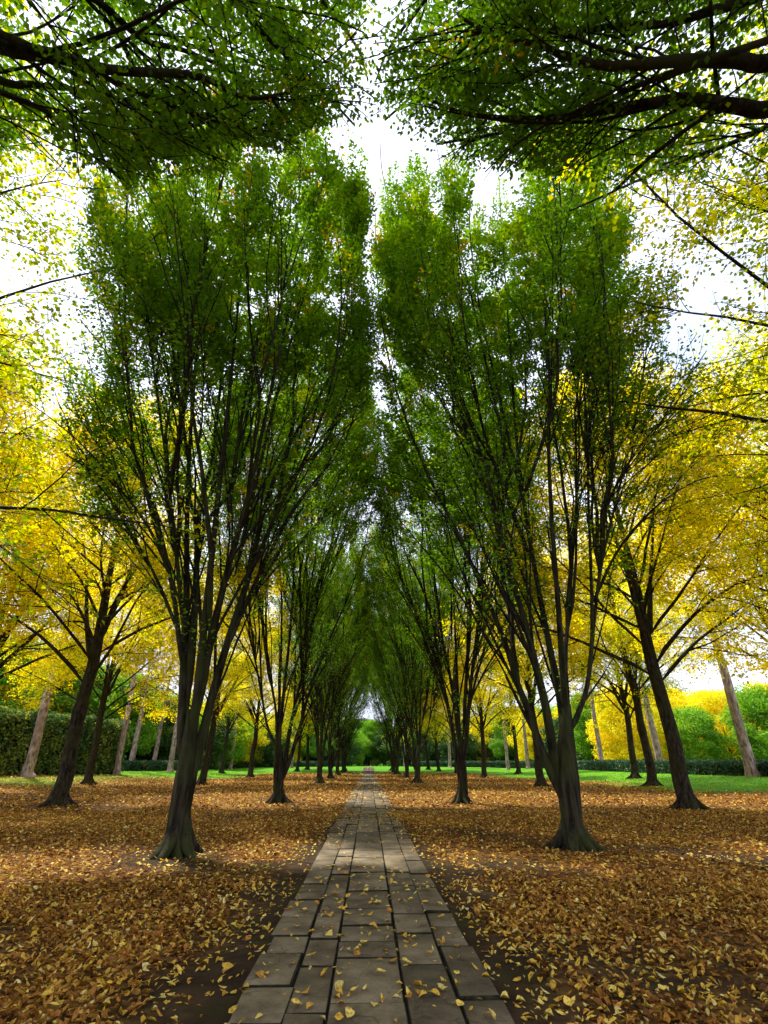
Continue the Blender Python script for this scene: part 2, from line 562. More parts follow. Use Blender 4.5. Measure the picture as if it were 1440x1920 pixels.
def ground_mat():
    m, n, l, out = new_mat('avenue_floor')
    tc = n.new('ShaderNodeTexCoord')
    # soil
    n1 = n.new('ShaderNodeTexNoise'); n1.inputs['Scale'].default_value = 3.0; n1.inputs['Detail'].default_value = 10; n1.inputs['Roughness'].default_value = .7
    l.new(tc.outputs['Object'], n1.inputs['Vector'])
    soil = ramp(n, [(.3, (.018, .011, .006)), (.55, (.042, .026, .014)), (.75, (.075, .049, .027))])
    l.new(n1.outputs['Fac'], soil.inputs['Fac'])
    # moss film
    n2 = n.new('ShaderNodeTexNoise'); n2.inputs['Scale'].default_value = .9; n2.inputs['Detail'].default_value = 6
    l.new(tc.outputs['Object'], n2.inputs['Vector'])
    mr = ramp(n, [(.52, (0, 0, 0)), (.68, (.7, .7, .7))])
    l.new(n2.outputs['Fac'], mr.inputs['Fac'])
    mx0 = n.new('ShaderNodeMix'); mx0.data_type = 'RGBA'
    l.new(mr.outputs['Color'], mx0.inputs['Factor']); l.new(soil.outputs['Color'], mx0.inputs['A'])
    mx0.inputs['B'].default_value = (.040, .045, .012, 1)
    # matted older leaves: cells of many colours
    vo = n.new('ShaderNodeTexVoronoi'); vo.inputs['Scale'].default_value = 15.0
    l.new(tc.outputs['Object'], vo.inputs['Vector'])
    sep = n.new('ShaderNodeSeparateColor'); l.new(vo.outputs['Color'], sep.inputs['Color'])
    lit = ramp(n, [(0, (.03, .014, .006)), (.3, (.08, .034, .010)), (.6, (.15, .066, .015)), (.85, (.24, .115, .025)), (1, (.36, .21, .05))])
    l.new(sep.outputs['Red'], lit.inputs['Fac'])
    a1 = n.new('ShaderNodeAttribute'); a1.attribute_name = 'litter'
    mx1 = n.new('ShaderNodeMix'); mx1.data_type = 'RGBA'
    l.new(a1.outputs['Fac'], mx1.inputs['Factor']); l.new(mx0.outputs['Result'], mx1.inputs['A']); l.new(lit.outputs['Color'], mx1.inputs['B'])
    # lawn
    n3 = n.new('ShaderNodeTexNoise'); n3.inputs['Scale'].default_value = 1.4; n3.inputs['Detail'].default_value = 9
    l.new(tc.outputs['Object'], n3.inputs['Vector'])
    gr = ramp(n, [(.3, (.05, .16, .006)), (.6, (.09, .25, .008)), (.8, (.17, .30, .012))])
    l.new(n3.outputs['Fac'], gr.inputs['Fac'])
    a2 = n.new('ShaderNodeAttribute'); a2.attribute_name = 'lawn'
    mx2 = n.new('ShaderNodeMix'); mx2.data_type = 'RGBA'
    l.new(a2.outputs['Fac'], mx2.inputs['Factor']); l.new(mx1.outputs['Result'], mx2.inputs['A']); l.new(gr.outputs['Color'], mx2.inputs['B'])
    p = n.new('ShaderNodeBsdfPrincipled'); p.inputs['Roughness'].default_value = .9; p.inputs['Specular IOR Level'].default_value = .05
    l.new(mx2.outputs['Result'], p.inputs['Base Color'])
    b = n.new('ShaderNodeBump'); b.inputs['Strength'].default_value = .8; b.inputs['Distance'].default_value = .03
    l.new(n1.outputs['Fac'], b.inputs['Height']); l.new(b.outputs[0], p.inputs['Normal'])
    l.new(p.outputs[0], out.inputs['Surface'])
    return m


TREE_FEET = [ground_at(*p) for p in ((330, 1603), (1078, 1592), (515, 1506), (873, 1506), (108, 1511), (1292, 1517))]


def litter_density(x, y):
    """how thickly leaves lie: thick under the trees, thin on the trodden soil beside the slabs and on the slabs"""
    P = np.stack([x, y, 0 * x], -1)
    nz = .55 * vnoise(P, .55, 2) + .45 * vnoise(P, 1.6, 9)
    ax = np.abs(x)
    edge = 1.55 + .55 * nz - .85 * sstep(7, 17, y)
    side = sstep(edge - .45, edge + .5, ax)
    hole = 1 - .62 * sstep(.22, .60, vnoise(P, .75, 21) + .3 * nz) * sstep(24, 6, y)
    hole = hole * (1 - .45 * sstep(.25, .6, vnoise(P, 2.3, 33) + .4 * nz))
    hole = hole * (1 - .5 * sstep(.18, .5, vnoise(P, .4, 14) + .3 * nz) * sstep(60, 30, y))
    for t in TREE_FEET:
        hole = hole * (1 - .7 * sstep(1.0, .35, np.hypot(x - t[0], (y - t[1]) * 1.1) + .25 * nz))
    return np.clip(.13 + .95 * side * hole, 0, 1)


gv, gq = terrain()
M_GROUND = ground_mat()
gme = mk_mesh('ground', gv, gq, M_GROUND, True)
lit0 = np.clip((litter_density(gv[:, 0], gv[:, 1]) - .35) / .6, 0, 1) * sstep(-200, 0, gv[:, 1])
lawn0 = lawn_mask(gv[:, 0], gv[:, 1])
for nm, arr in (('litter', lit0), ('lawn', lawn0)):
    a = gme.attributes.new(nm, 'FLOAT', 'POINT')
    a.data.foreach_set('value', arr.astype(np.float32))
ground = obj('ground', gme)
ground['kind'] = 'structure'

# ------------------------------------------------------------------ stone path: bed and slabs
EDGES = [-.815, -.495, -.236, .252, .588, .850]
PATH_END = 101.0


def slab_mat():
    m, n, l, out = new_mat('sandstone_slab')
    tc = n.new('ShaderNodeTexCoord')
    geo = n.new('ShaderNodeNewGeometry')
    oi = n.new('ShaderNodeObjectInfo')
    n1 = n.new('ShaderNodeTexNoise'); n1.inputs['Scale'].default_value = 2.2; n1.inputs['Detail'].default_value = 9; n1.inputs['Roughness'].default_value = .62
    l.new(geo.outputs['Position'], n1.inputs['Vector'])
    n2 = n.new('ShaderNodeTexNoise'); n2.inputs['Scale'].default_value = 38; n2.inputs['Detail'].default_value = 5; n2.inputs['Roughness'].default_value = .7
    l.new(geo.outputs['Position'], n2.inputs['Vector'])
    r = ramp(n, [(.28, (.045, .034, .021)), (.43, (.100, .074, .042)), (.55, (.156, .119, .070)), (.72, (.225, .18, .112))])
    l.new(n1.outputs['Fac'], r.inputs['Fac'])
    hs = n.new('ShaderNodeHueSaturation')
    mr = n.new('ShaderNodeMapRange'); mr.inputs['To Min'].default_value = .68; mr.inputs['To Max'].default_value = 1.3
    l.new(oi.outputs['Random'], mr.inputs['Value']); l.new(mr.outputs['Result'], hs.inputs['Value']); l.new(r.outputs['Color'], hs.inputs['Color'])
    mg = n.new('ShaderNodeMix'); mg.data_type = 'RGBA'; mg.blend_type = 'MULTIPLY'
    r2 = ramp(n, [(.3, (.62, .6, .56)), (.55, (1, 1, 1)), (.8, (1.15, 1.13, 1.1))])
    l.new(n2.outputs['Fac'], r2.inputs['Fac'])
    mg.inputs['Factor'].default_value = .7
    l.new(hs.outputs['Color'], mg.inputs['A']); l.new(r2.outputs['Color'], mg.inputs['B'])
    # thin delamination lines of riven stone
    n3 = n.new('ShaderNodeTexNoise'); n3.inputs['Scale'].default_value = 1.7; n3.inputs['Detail'].default_value = 3; n3.inputs['Distortion'].default_value = .6
    l.new(geo.outputs['Position'], n3.inputs['Vector'])
    r3 = ramp(n, [(.495, (1, 1, 1)), (.503, (.45, .42, .38)), (.512, (1, 1, 1))])
    l.new(n3.outputs['Fac'], r3.inputs['Fac'])
    mg2 = n.new('ShaderNodeMix'); mg2.data_type = 'RGBA'; mg2.blend_type = 'MULTIPLY'; mg2.inputs['Factor'].default_value = .8
    l.new(mg.outputs['Result'], mg2.inputs['A']); l.new(r3.outputs['Color'], mg2.inputs['B'])
    p = n.new('ShaderNodeBsdfPrincipled'); p.inputs['Roughness'].default_value = .75; p.inputs['Specular IOR Level'].default_value = .2
    l.new(mg2.outputs['Result'], p.inputs['Base Color'])
    ad = n.new('ShaderNodeMath'); ad.operation = 'MULTIPLY_ADD'; ad.inputs[1].default_value = .25
    l.new(n2.outputs['Fac'], ad.inputs[0]); l.new(n1.outputs['Fac'], ad.inputs[2])
    b = n.new('ShaderNodeBump'); b.inputs['Strength'].default_value = .9; b.inputs['Distance'].default_value = .03
    l.new(ad.outputs[0], b.inputs['Height']); l.new(b.outputs[0], p.inputs['Normal'])
    l.new(p.outputs[0], out.inputs['Surface'])
    return m


def bed_mat():
    m, n, l, out = new_mat('joint_soil')
    tc = n.new('ShaderNodeTexCoord')
    n1 = n.new('ShaderNodeTexNoise'); n1.inputs['Scale'].default_value = 9; n1.inputs['Detail'].default_value = 8
    l.new(tc.outputs['Object'], n1.inputs['Vector'])
    r = ramp(n, [(.35, (.008, .006, .004)), (.7, (.026, .020, .012))])
    l.new(n1.outputs['Fac'], r.inputs['Fac'])
    p = n.new('ShaderNodeBsdfPrincipled'); p.inputs['Roughness'].default_value = .95
    l.new(r.outputs['Color'], p.inputs['Base Color']); l.new(p.outputs[0], out.inputs['Surface'])
    return m


M_SLAB, M_BED = slab_mat(), bed_mat()
M_STAIN_SHADE = bark_mat('soil_and_shade_stone', (.010, .008, .005), (.020, .016, .010), (.045, .037, .025), (.020, .022, .008), .5, 1.0, 14.0, .4)  # soil staining and joint shadow, both painted dark onto slab sides and bevels
ys = np.linspace(-4, PATH_END, 106)
bz = gz(0 * ys, ys)
V = np.concatenate([np.stack([0 * ys - .80, ys, bz + .004], 1), np.stack([0 * ys + .835, ys, bz + .004], 1)])
i = np.arange(len(ys) - 1)
path = obj('stone_path', mk_mesh('path_bed', V, np.stack([i, i + len(ys), i + len(ys) + 1, i + 1], 1), M_BED))
path['kind'] = 'structure'


def slab_verts(w, d, h, g):
    """one riven slab: bevelled rim, a top that is slightly uneven, corners not quite square"""
    j = lambda s: g.normal(0, s, (4, 2))
    q = np.array([[-.5, -.5], [.5, -.5], [.5, .5], [-.5, .5]]) * np.array([w, d])
    q = q + j(.004)
    bvl = .009
    t = q * (1 - 2 * bvl / np.array([w, d]))
    zt = h + g.normal(0, .0018, 4)
    V = np.concatenate([np.c_[q, np.full(4, -.045)], np.c_[q, zt - .010], np.c_[t, zt]])
    Q = [[8, 9, 10, 11]]
    for a in range(4):
        b = (a + 1) % 4
        Q += [[a, b, 4 + b, 4 + a], [4 + a, 4 + b, 8 + b, 8 + a]]
    return V, np.array(Q)


def joint_y(z):                                  # joints measured on the photograph, as metres along the path
    return float(at_z(691, 1400 + z / 2.4, .02)[1])


JOINTS = [[1093, 940, 858, 770, 695, 625, 548, 470, 410],
          [1215, 993, 873, 755, 668, 580, 500, 466, 398],
          [1170, 965, 890, 815, 738, 690, 653, 573, 507, 477, 388, 330],
          [1290, 997, 855, 768, 630, 570, 495, 420],
          [1152, 912, 820, 755, 640, 580, 520, 440]]
g = np.random.default_rng(5)
slabs, far_buf = [], Buf()
for c in range(5):
    y = [joint_y(z) for z in JOINTS[c]]
    first = y[0]
    back = []
    while first > 0.6:
        first -= g.uniform(.38, .62)
        back.insert(0, first)
    y = back + y
    while y[-1] < PATH_END:
        y.append(y[-1] + g.uniform(.34, .78))
    for a, b in zip(y[:-1], y[1:]):
        slabs.append((a, b, c))
slabs.sort(key=lambda s: s[0] if s[0] > 2 else 200 - s[0])
for k, (a, b, c) in enumerate(slabs):
    gap, gapy = g.uniform(.005, .012), g.uniform(.020, .034)
    w, d = EDGES[c + 1] - EDGES[c] - gap, b - a - gapy
    ex = (g.uniform(-.045, .03) if c == 0 else g.uniform(-.03, .045) if c == 4 else 0)     # ragged outer edge
    x, yy = (EDGES[c] + EDGES[c + 1]) / 2 + ex / 2, (a + b) / 2
    V, Q = slab_verts(w + abs(ex) * .6, d, .036 + g.normal(0, .005), g)
    V[:, 2] += V[:, 0] * g.normal(0, .006) + V[:, 1] * g.normal(0, .006)
    z = float(gz(0.0, yy))
    if k < 300:
        sm = mk_mesh('slab', V, Q, M_SLAB)
        sm.materials.append(M_STAIN_SHADE)
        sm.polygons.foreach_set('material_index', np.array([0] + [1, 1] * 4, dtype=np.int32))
        obj('slab', sm, path, (x, yy, z), (0, 0, g.normal(0, .004)))
    else:
        far_buf.add(V + np.array([x, yy, z]), Q)
v, f = far_buf.arrays()
far_paving = obj('far_paving', mk_mesh('far_paving', v, f, M_SLAB), path)
far_paving['kind'] = 'stuff'

# ------------------------------------------------------------------ hornbeams of the avenue
H_SPEC = dict(n2=(9, 13), f2=.13, a2=(8, 22), out2=.8, l2=(2.4, 6.6), up2=.22, n3=(8, 12), f3=.28, a3=(25, 60), l3=(.55, 1.25),
              up3=.05, n3m=(10, 16), f3m=.20, leaves=240000, w=.25, L=.090, W=.058, tint=.40, tsd=.11, yellow=.035, flute=.13, roots=.45, nroots=7, r2=(.30, .55), r2min=.016)


GAPR = np.random.default_rng(9)


def gap_left(P):
    return P[..., 0] < -.04 - .30 * sstep(12.5, 16.5, P[..., 2]) + .34 * vnoise(P, .55, 4) + .12 * vnoise(P, 2.1, 5) + GAPR.normal(0, .07, P.shape[:-1])


def gap_right(P):
    return P[..., 0] > .04 + .30 * vnoise(P, .5, 6) + .12 * vnoise(P, 2.1, 7) + GAPR.normal(0, .07, P.shape[:-1])


H_Z, H_R = [3.0, 4.2, 6.0, 8.0, 11.0, 15.5, 18.3, 20.2, 21.4], [.9, 1.9, 3.1, 3.9, 4.2, 4.3, 3.9, 2.4, .3]
O_Z, O_R = [4.5, 5.5, 7.0, 8.0, 10.0, 14.0, 17.0, 19.0], [1.2, 2.8, 4.2, 5.1, 5.2, 4.8, 3.4, .4]


def envelope(P, c, zs, rs, seed):
    r = np.hypot(P[..., 0] - c[0], P[..., 1] - c[1])
    R = np.interp(P[..., 2], zs, rs)
    return r, R * (1 + .13 * vnoise(P, .7, seed) + .07 * vnoise(P, 2.0, seed + 1)) + GAPR.normal(0, .10, r.shape)


def horn_keep(gap, c, seed):
    """crown outline for leaves (hollow low down, thinner on one side) and for shoots"""
    def shoots(P):
        r, R = envelope(P, c, H_Z, H_R, seed)
        return gap(P) & (r < R + .1)

    def leaves(P):
        r, R = envelope(P, c, H_Z, H_R, seed)
        z = P[..., 2]
        pr = np.where((r < .55 * R) & (z < 11), .45, 1.0)
        pr = pr * np.where((P[..., 1] < c[1] - .3), .50 + .5 * sstep(11, 15, z), 1.0)
        return gap(P) & (r < R) & (GAPR.random(r.shape) < pr)
    return leaves, shoots


def px_stem(base_y, pts, d_end, r0, r1=.012, pw=1.3):
    n = len(pts)
    P = [at_y(px, py, base_y + d_end * (k / (n - 1)) ** pw) for k, (px, py) in enumerate(pts)]
    return smooth_path(P, 4), r0, r1


def horn_tint(p):
    return .20 * sstep(10, 16, p[2]) - .03 + .06 * vnoise(p, .5, 3)  # leaf colour yellows and brightens upward, painting in the lit crown tops


# the tree with the flared roots beside the path
bA = ground_at(330, 1603)
YA = bA[1]
tA = smooth_path([bA - UP * .12, at_y(331, 1570, YA), at_y(338, 1510, YA), at_y(350, 1440, YA), at_y(356, 1385, YA), at_y(358, 1330, YA)], 6)
rA = np.interp(np.linspace(0, 1, len(tA)), [0, .12, .3, .55, .8, 1], [.23, .185, .175, .18, .13, .07])
mA = [px_stem(YA, [(343, 1450), (342, 1350), (347, 1200), (350, 1090), (351, 970), (358, 800), (372, 620), (380, 440), (366, 300)], 1.6, .11),
      px_stem(YA, [(356, 1420), (370, 1300), (385, 1150), (405, 970), (424, 800), (440, 640), (455, 480), (470, 330)], -1.4, .10),
      px_stem(YA, [(352, 1495), (376, 1395), (402, 1290), (434, 1180), (466, 1080), (500, 940), (545, 830), (600, 740), (645, 640), (650, 500), (640, 400)], .4, .105),
      px_stem(YA, [(371, 1345), (392, 1215), (424, 1080), (468, 920), (500, 770), (535, 610), (568, 470), (590, 360)], -1.4, .09),
      px_stem(YA, [(346, 1210), (333, 1060), (316, 900), (300, 780), (281, 640), (264, 500), (258, 350)], -1.2, .05),
      px_stem(YA, [(352, 1330), (366, 1130), (374, 960), (398, 860), (412, 740), (425, 600), (420, 470)], 2.6, .085),
      px_stem(YA, [(342, 1260), (326, 1120), (296, 980), (256, 860), (218, 740), (192, 620), (176, 510)], .8, .06),
      px_stem(YA, [(420, 1230), (462, 1130), (520, 1010), (575, 920), (640, 840), (672, 740), (682, 620)], 1.5, .06),
      px_stem(YA, [(455, 1110), (520, 960), (585, 830), (625, 700), (640, 560), (632, 430)], -1.0, .055)]
mA += [px_stem(YA, [(440, 1080), (490, 860), (540, 660), (590, 480), (622, 350), (640, 262)], 1.6, .055),
       px_stem(YA, [(425, 1000), (450, 800), (490, 600), (525, 430), (545, 262)], 1.4, .05),
       px_stem(YA, [(358, 900), (330, 700), (310, 520), (300, 380), (300, 290)], .8, .05),
       px_stem(YA, [(338, 1130), (290, 1010), (240, 935), (185, 885), (140, 860)], -.6, .04),
       px_stem(YA, [(340, 1200), (296, 1090), (250, 1010), (190, 960), (140, 935)], 1.2, .04)]
mA += attach(fountain(bA + UP * 0, 2.6, 21.3, 3.9, 8, 77, math.radians(10), math.radians(180), .05), mA[:9], 5)
mA += attach(fountain(bA + UP * 0, 2.6, 20.3, 3.9, 5, 79, math.radians(170), math.radians(140), .05), mA[:9], 5)
meshA = make_tree('hornbeam_a', 3, bA, tA, rA, mA, M_HBARK, M_HORN, H_SPEC, horn_keep(gap_left, bA + np.array([-.2, .3, 0]), 3), horn_tint)

# the tree with the elbow-shaped stem opposite
bB = ground_at(1078, 1592)
YB = bB[1]
tB = smooth_path([bB - UP * .12, at_y(1076, 1560, YB), at_y(1070, 1510, YB), at_y(1064, 1450, YB), at_y(1062, 1390, YB), at_y(1062, 1320, YB)], 6)
rB = np.interp(np.linspace(0, 1, len(tB)), [0, .12, .3, .55, .8, 1], [.23, .19, .18, .20, .15, .08])
mB = [px_stem(YB, [(1052, 1500), (1030, 1440), (1010, 1390), (988, 1325), (970, 1280), (952, 1220), (925, 1150), (890, 1070), (848, 980), (798, 880), (752, 760), (722, 640), (706, 510), (704, 400)], .6, .095),
      px_stem(YB, [(1050, 1480), (1036, 1400), (1022, 1320), (1005, 1250), (985, 1170), (960, 1085), (934, 980), (905, 860), (862, 740), (816, 600), (786, 450), (772, 310)], -1.0, .105),
      px_stem(YB, [(1066, 1460), (1060, 1390), (1052, 1320), (1038, 1250), (1022, 1170), (1005, 1080), (985, 960), (968, 820), (960, 700), (950, 560), (940, 420), (935, 320)], 1.2, .105),
      px_stem(YB, [(1064, 1360), (1056, 1270), (1048, 1150), (1036, 1000), (1029, 850), (1030, 700), (1020, 560), (1012, 400), (1010, 320)], -1.2, .08),
      px_stem(YB, [(1066, 1378), (1084, 1338), (1101, 1285), (1110, 1200), (1109, 1100), (1104, 960), (1100, 820), (1096, 680), (1108, 540), (1120, 420)], -.3, .062, .012),
      px_stem(YB, [(1068, 1345), (1060, 1250), (1066, 1150), (1076, 1000), (1086, 850), (1082, 700), (1085, 560), (1080, 420)], 1.8, .06),
      px_stem(YB, [(1108, 1230), (1124, 1080), (1150, 960), (1182, 830), (1206, 700), (1222, 570)], -.8, .045),
      px_stem(YB, [(975, 1290), (962, 1210), (958, 1120), (940, 1000), (900, 900), (850, 800), (800, 690), (765, 560)], 1.8, .06),
      px_stem(YB, [(1000, 1060), (950, 930), (905, 800), (878, 660), (860, 520), (850, 400)], -2.4, .055)]
mB += [px_stem(YB, [(940, 1010), (880, 820), (810, 620), (750, 450), (718, 330), (712, 255)], 1.6, .055),
       px_stem(YB, [(960, 900), (920, 720), (880, 540), (840, 380), (815, 255)], 1.4, .05),
       px_stem(YB, [(985, 960), (940, 760), (900, 580), (880, 420), (885, 290)], 2.2, .05),
       px_stem(YB, [(1100, 860), (1120, 680), (1150, 520), (1180, 400), (1190, 320)], .8, .05),
       px_stem(YB, [(1108, 1140), (1160, 1030), (1230, 950), (1310, 900), (1380, 890)], .8, .04),
       px_stem(YB, [(1106, 1040), (1160, 900), (1230, 800), (1300, 740), (1350, 720)], -.8, .04)]
mB += attach(fountain(bB + UP * 0, 2.6, 21.3, 3.9, 8, 87, math.radians(0), math.radians(180), .05), mB[:9], 6)
mB += attach(fountain(bB + UP * 0, 2.6, 20.3, 3.9, 5, 89, math.radians(-90), math.radians(120), .05), mB[:9], 6)
meshB = make_tree('hornbeam_b', 4, bB, tB, rB, mB, M_HBARK, M_HORN, H_SPEC, horn_keep(gap_right, bB + np.array([.2, .3, 0]), 8), horn_tint)

# the pair on both sides of the viewpoint, whose limbs reach over the path
C_SPEC = dict(H_SPEC, leaves=138000, n2=(9, 13), f2=.28, a2=(22, 50), l2=(1.6, 3.4), up2=.08, w=.20, n3=(7, 11), l3=(.5, 1.1), tint=.36, yellow=.03, L=.060, W=.041,
              r2=(.25, .45), r2min=.010)


def over_limb(start, pts, z0, z1, r0):
    n = len(pts)
    P = [np.array(s, float) for s in start] + [at_z(px, py, z0 + (z1 - z0) * k / (n - 1)) for k, (px, py) in enumerate(pts)]
    return smooth_path(P, 4), r0, .014


def keep_over(side):
    gap = gap_left if side < 0 else gap_right
    c = np.array([3.75 * side, -.4, 0])

    def ok(P):
        r, R = envelope(P, c, O_Z, O_R, 5 + side)
        return gap(P) & (r < R) & (P[..., 2] > np.maximum(4.9, 1.3 + 1.78 * P[..., 1]) + .6 * vnoise(P, .9, 2))
    return ok, ok


sides = {}
for side in (-1, 1):
    bx = np.array([3.75 * side, -.4, 0.0])
    tr = smooth_path([bx - UP * .12, bx + UP * .3, bx + UP * 1.2, bx + UP * 2.2 + np.array([0, .05, 0]), bx + UP * 3.0 + np.array([0, .1, 0])], 6)
    rr = np.interp(np.linspace(0, 1, len(tr)), [0, .12, .3, .6, 1], [.26, .215, .205, .22, .13])
    f0 = (bx[0], -.35, 2.3)
    if side < 0:
        ml = [over_limb([f0, (-3.85, .6, 4.4)], [(-40, 75), (100, 105), (210, 132), (370, 143), (465, 184), (560, 170)], 6.4, 8.3, .09),
              over_limb([f0, (-4.0, .5, 4.6)], [(-40, 135), (60, 158), (170, 172), (290, 200)], 7.0, 8.2, .06),
              over_limb([f0, (-3.2, .5, 5.0)], [(60, -60), (180, 0), (270, 75), (345, 95), (440, 140), (520, 215)], 7.4, 9.4, .06),
              over_limb([f0, (-2.9, .5, 5.4)], [(170, -60), (255, 10), (330, 75), (450, 110), (560, 150)], 8.4, 10.2, .055),
              over_limb([f0, (-2.6, .3, 5.6)], [(380, -80), (480, 20), (560, 90), (620, 160)], 9.0, 11.5, .05),
              over_limb([f0, (-2.9, .6, 5.2)], [(380, -40), (500, 70), (600, 165), (665, 235)], 8.2, 9.6, .05),
              over_limb([f0, (-2.5, .2, 6.0)], [(520, -100), (610, 10), (670, 90), (690, 150)], 9.8, 12.0, .045),
              over_limb([f0, (-3.6, .9, 5.0)], [(160, 130), (300, 190), (430, 235), (560, 268)], 7.0, 8.4, .04),
              over_limb([f0, (-4.2, .9, 4.8)], [(20, 180), (110, 225), (220, 275), (330, 300)], 6.9, 8.4, .04)]
    else:
        ml = [over_limb([f0, (3.9, .6, 4.4)], [(1490, 108), (1380, 113), (1270, 114), (1150, 124), (1060, 105), (1010, 84), (930, 70), (860, 30)], 6.4, 8.2, .085),
              over_limb([f0, (4.0, .7, 4.6)], [(1490, 192), (1380, 198), (1290, 185), (1200, 196), (1100, 212), (1000, 222), (880, 214), (800, 185)], 6.7, 8.3, .095),
              over_limb([f0, (3.6, .5, 4.7)], [(1480, -30), (1400, 0), (1330, 22), (1240, 46), (1130, 52), (1040, 72), (960, 60)], 6.9, 8.8, .075),
              over_limb([f0, (4.2, 1.0, 4.8)], [(1500, 215), (1380, 265), (1260, 310), (1170, 350), (1070, 395)], 7.2, 9.6, .045),
              over_limb([f0, (2.6, .3, 5.6)], [(1080, -80), (980, 20), (900, 90), (820, 150)], 9.0, 11.5, .05),
              over_limb([f0, (2.9, .6, 5.2)], [(1010, -40), (890, 70), (790, 165), (722, 225)], 8.2, 9.6, .05),
              over_limb([f0, (2.5, .2, 6.0)], [(880, -100), (790, 10), (730, 90), (705, 150)], 9.8, 12.0, .045),
              over_limb([f0, (3.6, .9, 5.0)], [(1250, 140), (1110, 200), (960, 245), (820, 270)], 7.0, 8.4, .04)]
    ml += fountain(bx, 2.6, 16.5, 4.0, 7, 40 + side, math.radians(20), math.radians(140), .055)
    ml += fountain(bx, 2.6, 16.5, 4.0, 4, 50 + side, math.radians(190), math.radians(160), .055)
    m_ = make_tree('hornbeam_over', 20 + side, bx, tr, rr, ml, M_HBARK, M_HORN, C_SPEC, keep_over(side), horn_tint)
    sides[side] = (m_, bx)

HG = 'hornbeams lining the path'
plant(sides[-1][0], 'hornbeam_tree', 'hornbeam whose dark limbs arch over the path from the tall-hedge side', 'tree', HG, sides[-1][1])
plant(sides[1][0], 'hornbeam_tree', 'hornbeam with thick dark limbs arching over the path from the wide-lawn side', 'tree', HG, sides[1][1])
plant(meshA, 'hornbeam_tree', 'large multi-stemmed hornbeam with flared roots and fluted green trunk', 'tree', HG, bA)
plant(meshB, 'hornbeam_tree', 'large multi-stemmed hornbeam with one elbow-shaped stem bending outwards', 'tree', HG, bB)
ORD = ['third', 'fourth', 'fifth', 'sixth', 'seventh', 'eighth']
HPX = [((515, 1506), (873, 1506)), ((592, 1469), (791, 1469)), ((615, 1460), (768, 1460)), ((627, 1454), (754, 1452)), ((639, 1448), (743, 1448)), ((648, 1445), (735, 1445))]
for k, (lp, rp) in enumerate(HPX):
    for side, pp in ((-1, lp), (1, rp)):
        loc = ground_at(*pp)
        loc[0] = side * (3.5 if k else abs(loc[0]) - .12)
        own = (side < 0) == (k % 2 == 1)                 # alternate the two builds; the far side of one faces the path on the other row
        me = meshA if own else meshB
        home = -1 if own else 1
        rz = (0 if home == side else math.pi) + math.radians((-14, 11, -8, 16, -12, 9)[k]) * side
        row = 'tall-hedge side' if side < 0 else 'wide-lawn side'
        plant(me, 'hornbeam_tree', f'dark upright hornbeam, {ORD[k]} along the path on the {row}', 'tree', HG, loc, rz, (1.0, 1.06, .98, 1.08, 1.02, 1.1)[k])

# ------------------------------------------------------------------ limes with yellow autumn crowns
L_SPEC = dict(n2=(8, 12), f2=.18, a2=(28, 58), out2=.5, l2=(1.3, 3.3), up2=-.05, n3=(6, 9), f3=.2, a3=(30, 65), l3=(.6, 1.3), up3=-.25,
              n3m=(5, 9), f3m=.35, leaves=74000, w=.40, L=.105, W=.095, tint=.50, tsd=.13, hang=.25, flat=.5, flute=.035, roots=.55, lobes=4, nroots=5)


def lime_mains(c, z0, H, R, n, seed):
    g = np.random.default_rng(seed)
    out = []
    for i in range(n):
        u = i / (n - 1)
        az = i * 2.39996 + g.uniform(-.35, .35)
        zs = z0 + (H * .80 - z0) * u ** 1.1
        L = R * (1.15 - .75 * u ** 1.4) * g.uniform(.8, 1.15)
        el = math.radians(g.uniform(32, 52) + 22 * u)
        d = np.array([math.cos(az) * math.cos(el), math.sin(az) * math.cos(el), math.sin(el)])
        P = grow((c[0], c[1], zs), d, L * 1.25, 9, -.55 * (1 - u) + .1, .07, g)
        out.append((P, (.085 - .05 * u) * g.uniform(.8, 1.1), .010))
    return out


def make_lime(name, seed, H=18.0, R=5.2, z0=4.6, n=26, lean=(0, 0), r=.27, spec=L_SPEC, tint=0.0):
    g = np.random.default_rng(seed)
    b = np.zeros(3)
    zz = np.array([-.12, .25, .9, 2.0, 3.5, 5.0, 7.0, 9.5, 12.5, H * .9])
    wob = np.cumsum(g.normal(0, .06, (len(zz), 2)), 0)
    T = smooth_path(np.c_[lean[0] * zz + wob[:, 0] - wob[0, 0], lean[1] * zz + wob[:, 1] - wob[0, 1], zz], 4)
    rad = np.interp(T[:, 2], [-.12, .3, 1.5, 2.7, 3.05, 3.4, 5, 9, H * .9], [r * 1.25, r * 1.05, r * .92, r * .86, r * (1.0 if name == 'lime_a' else .86), r * .84, r * .78, r * .42, .03])
    mains = []
    for P, r0, r1 in lime_mains((0, 0), z0, H, R, n, seed + 1):
        k = np.argmin(abs(T[:, 2] - P[0][2]))
        P = P + np.array([T[k][0], T[k][1], 0])
        mains.append((P, r0, r1))
    # two heavy forks like the ones above the bare trunk
    for az, zf in ((g.uniform(0, 6.28), z0 + .6), (g.uniform(0, 6.28), z0 + 1.4)):
        k = np.argmin(abs(T[:, 2] - zf))
        d = np.array([math.cos(az) * .45, math.sin(az) * .45, .9])
        mains.append((grow(T[k], d, 8.5, 10, .25, .06, g), r * .5, .015))

    def tf(p):
        return tint + .16 * vnoise(p, .45, seed) + .07 * sstep(5, 13, p[2]) - .05
    return make_tree(name, seed, b, T, rad, mains, M_LBARK, M_LIME, spec, None, tf)


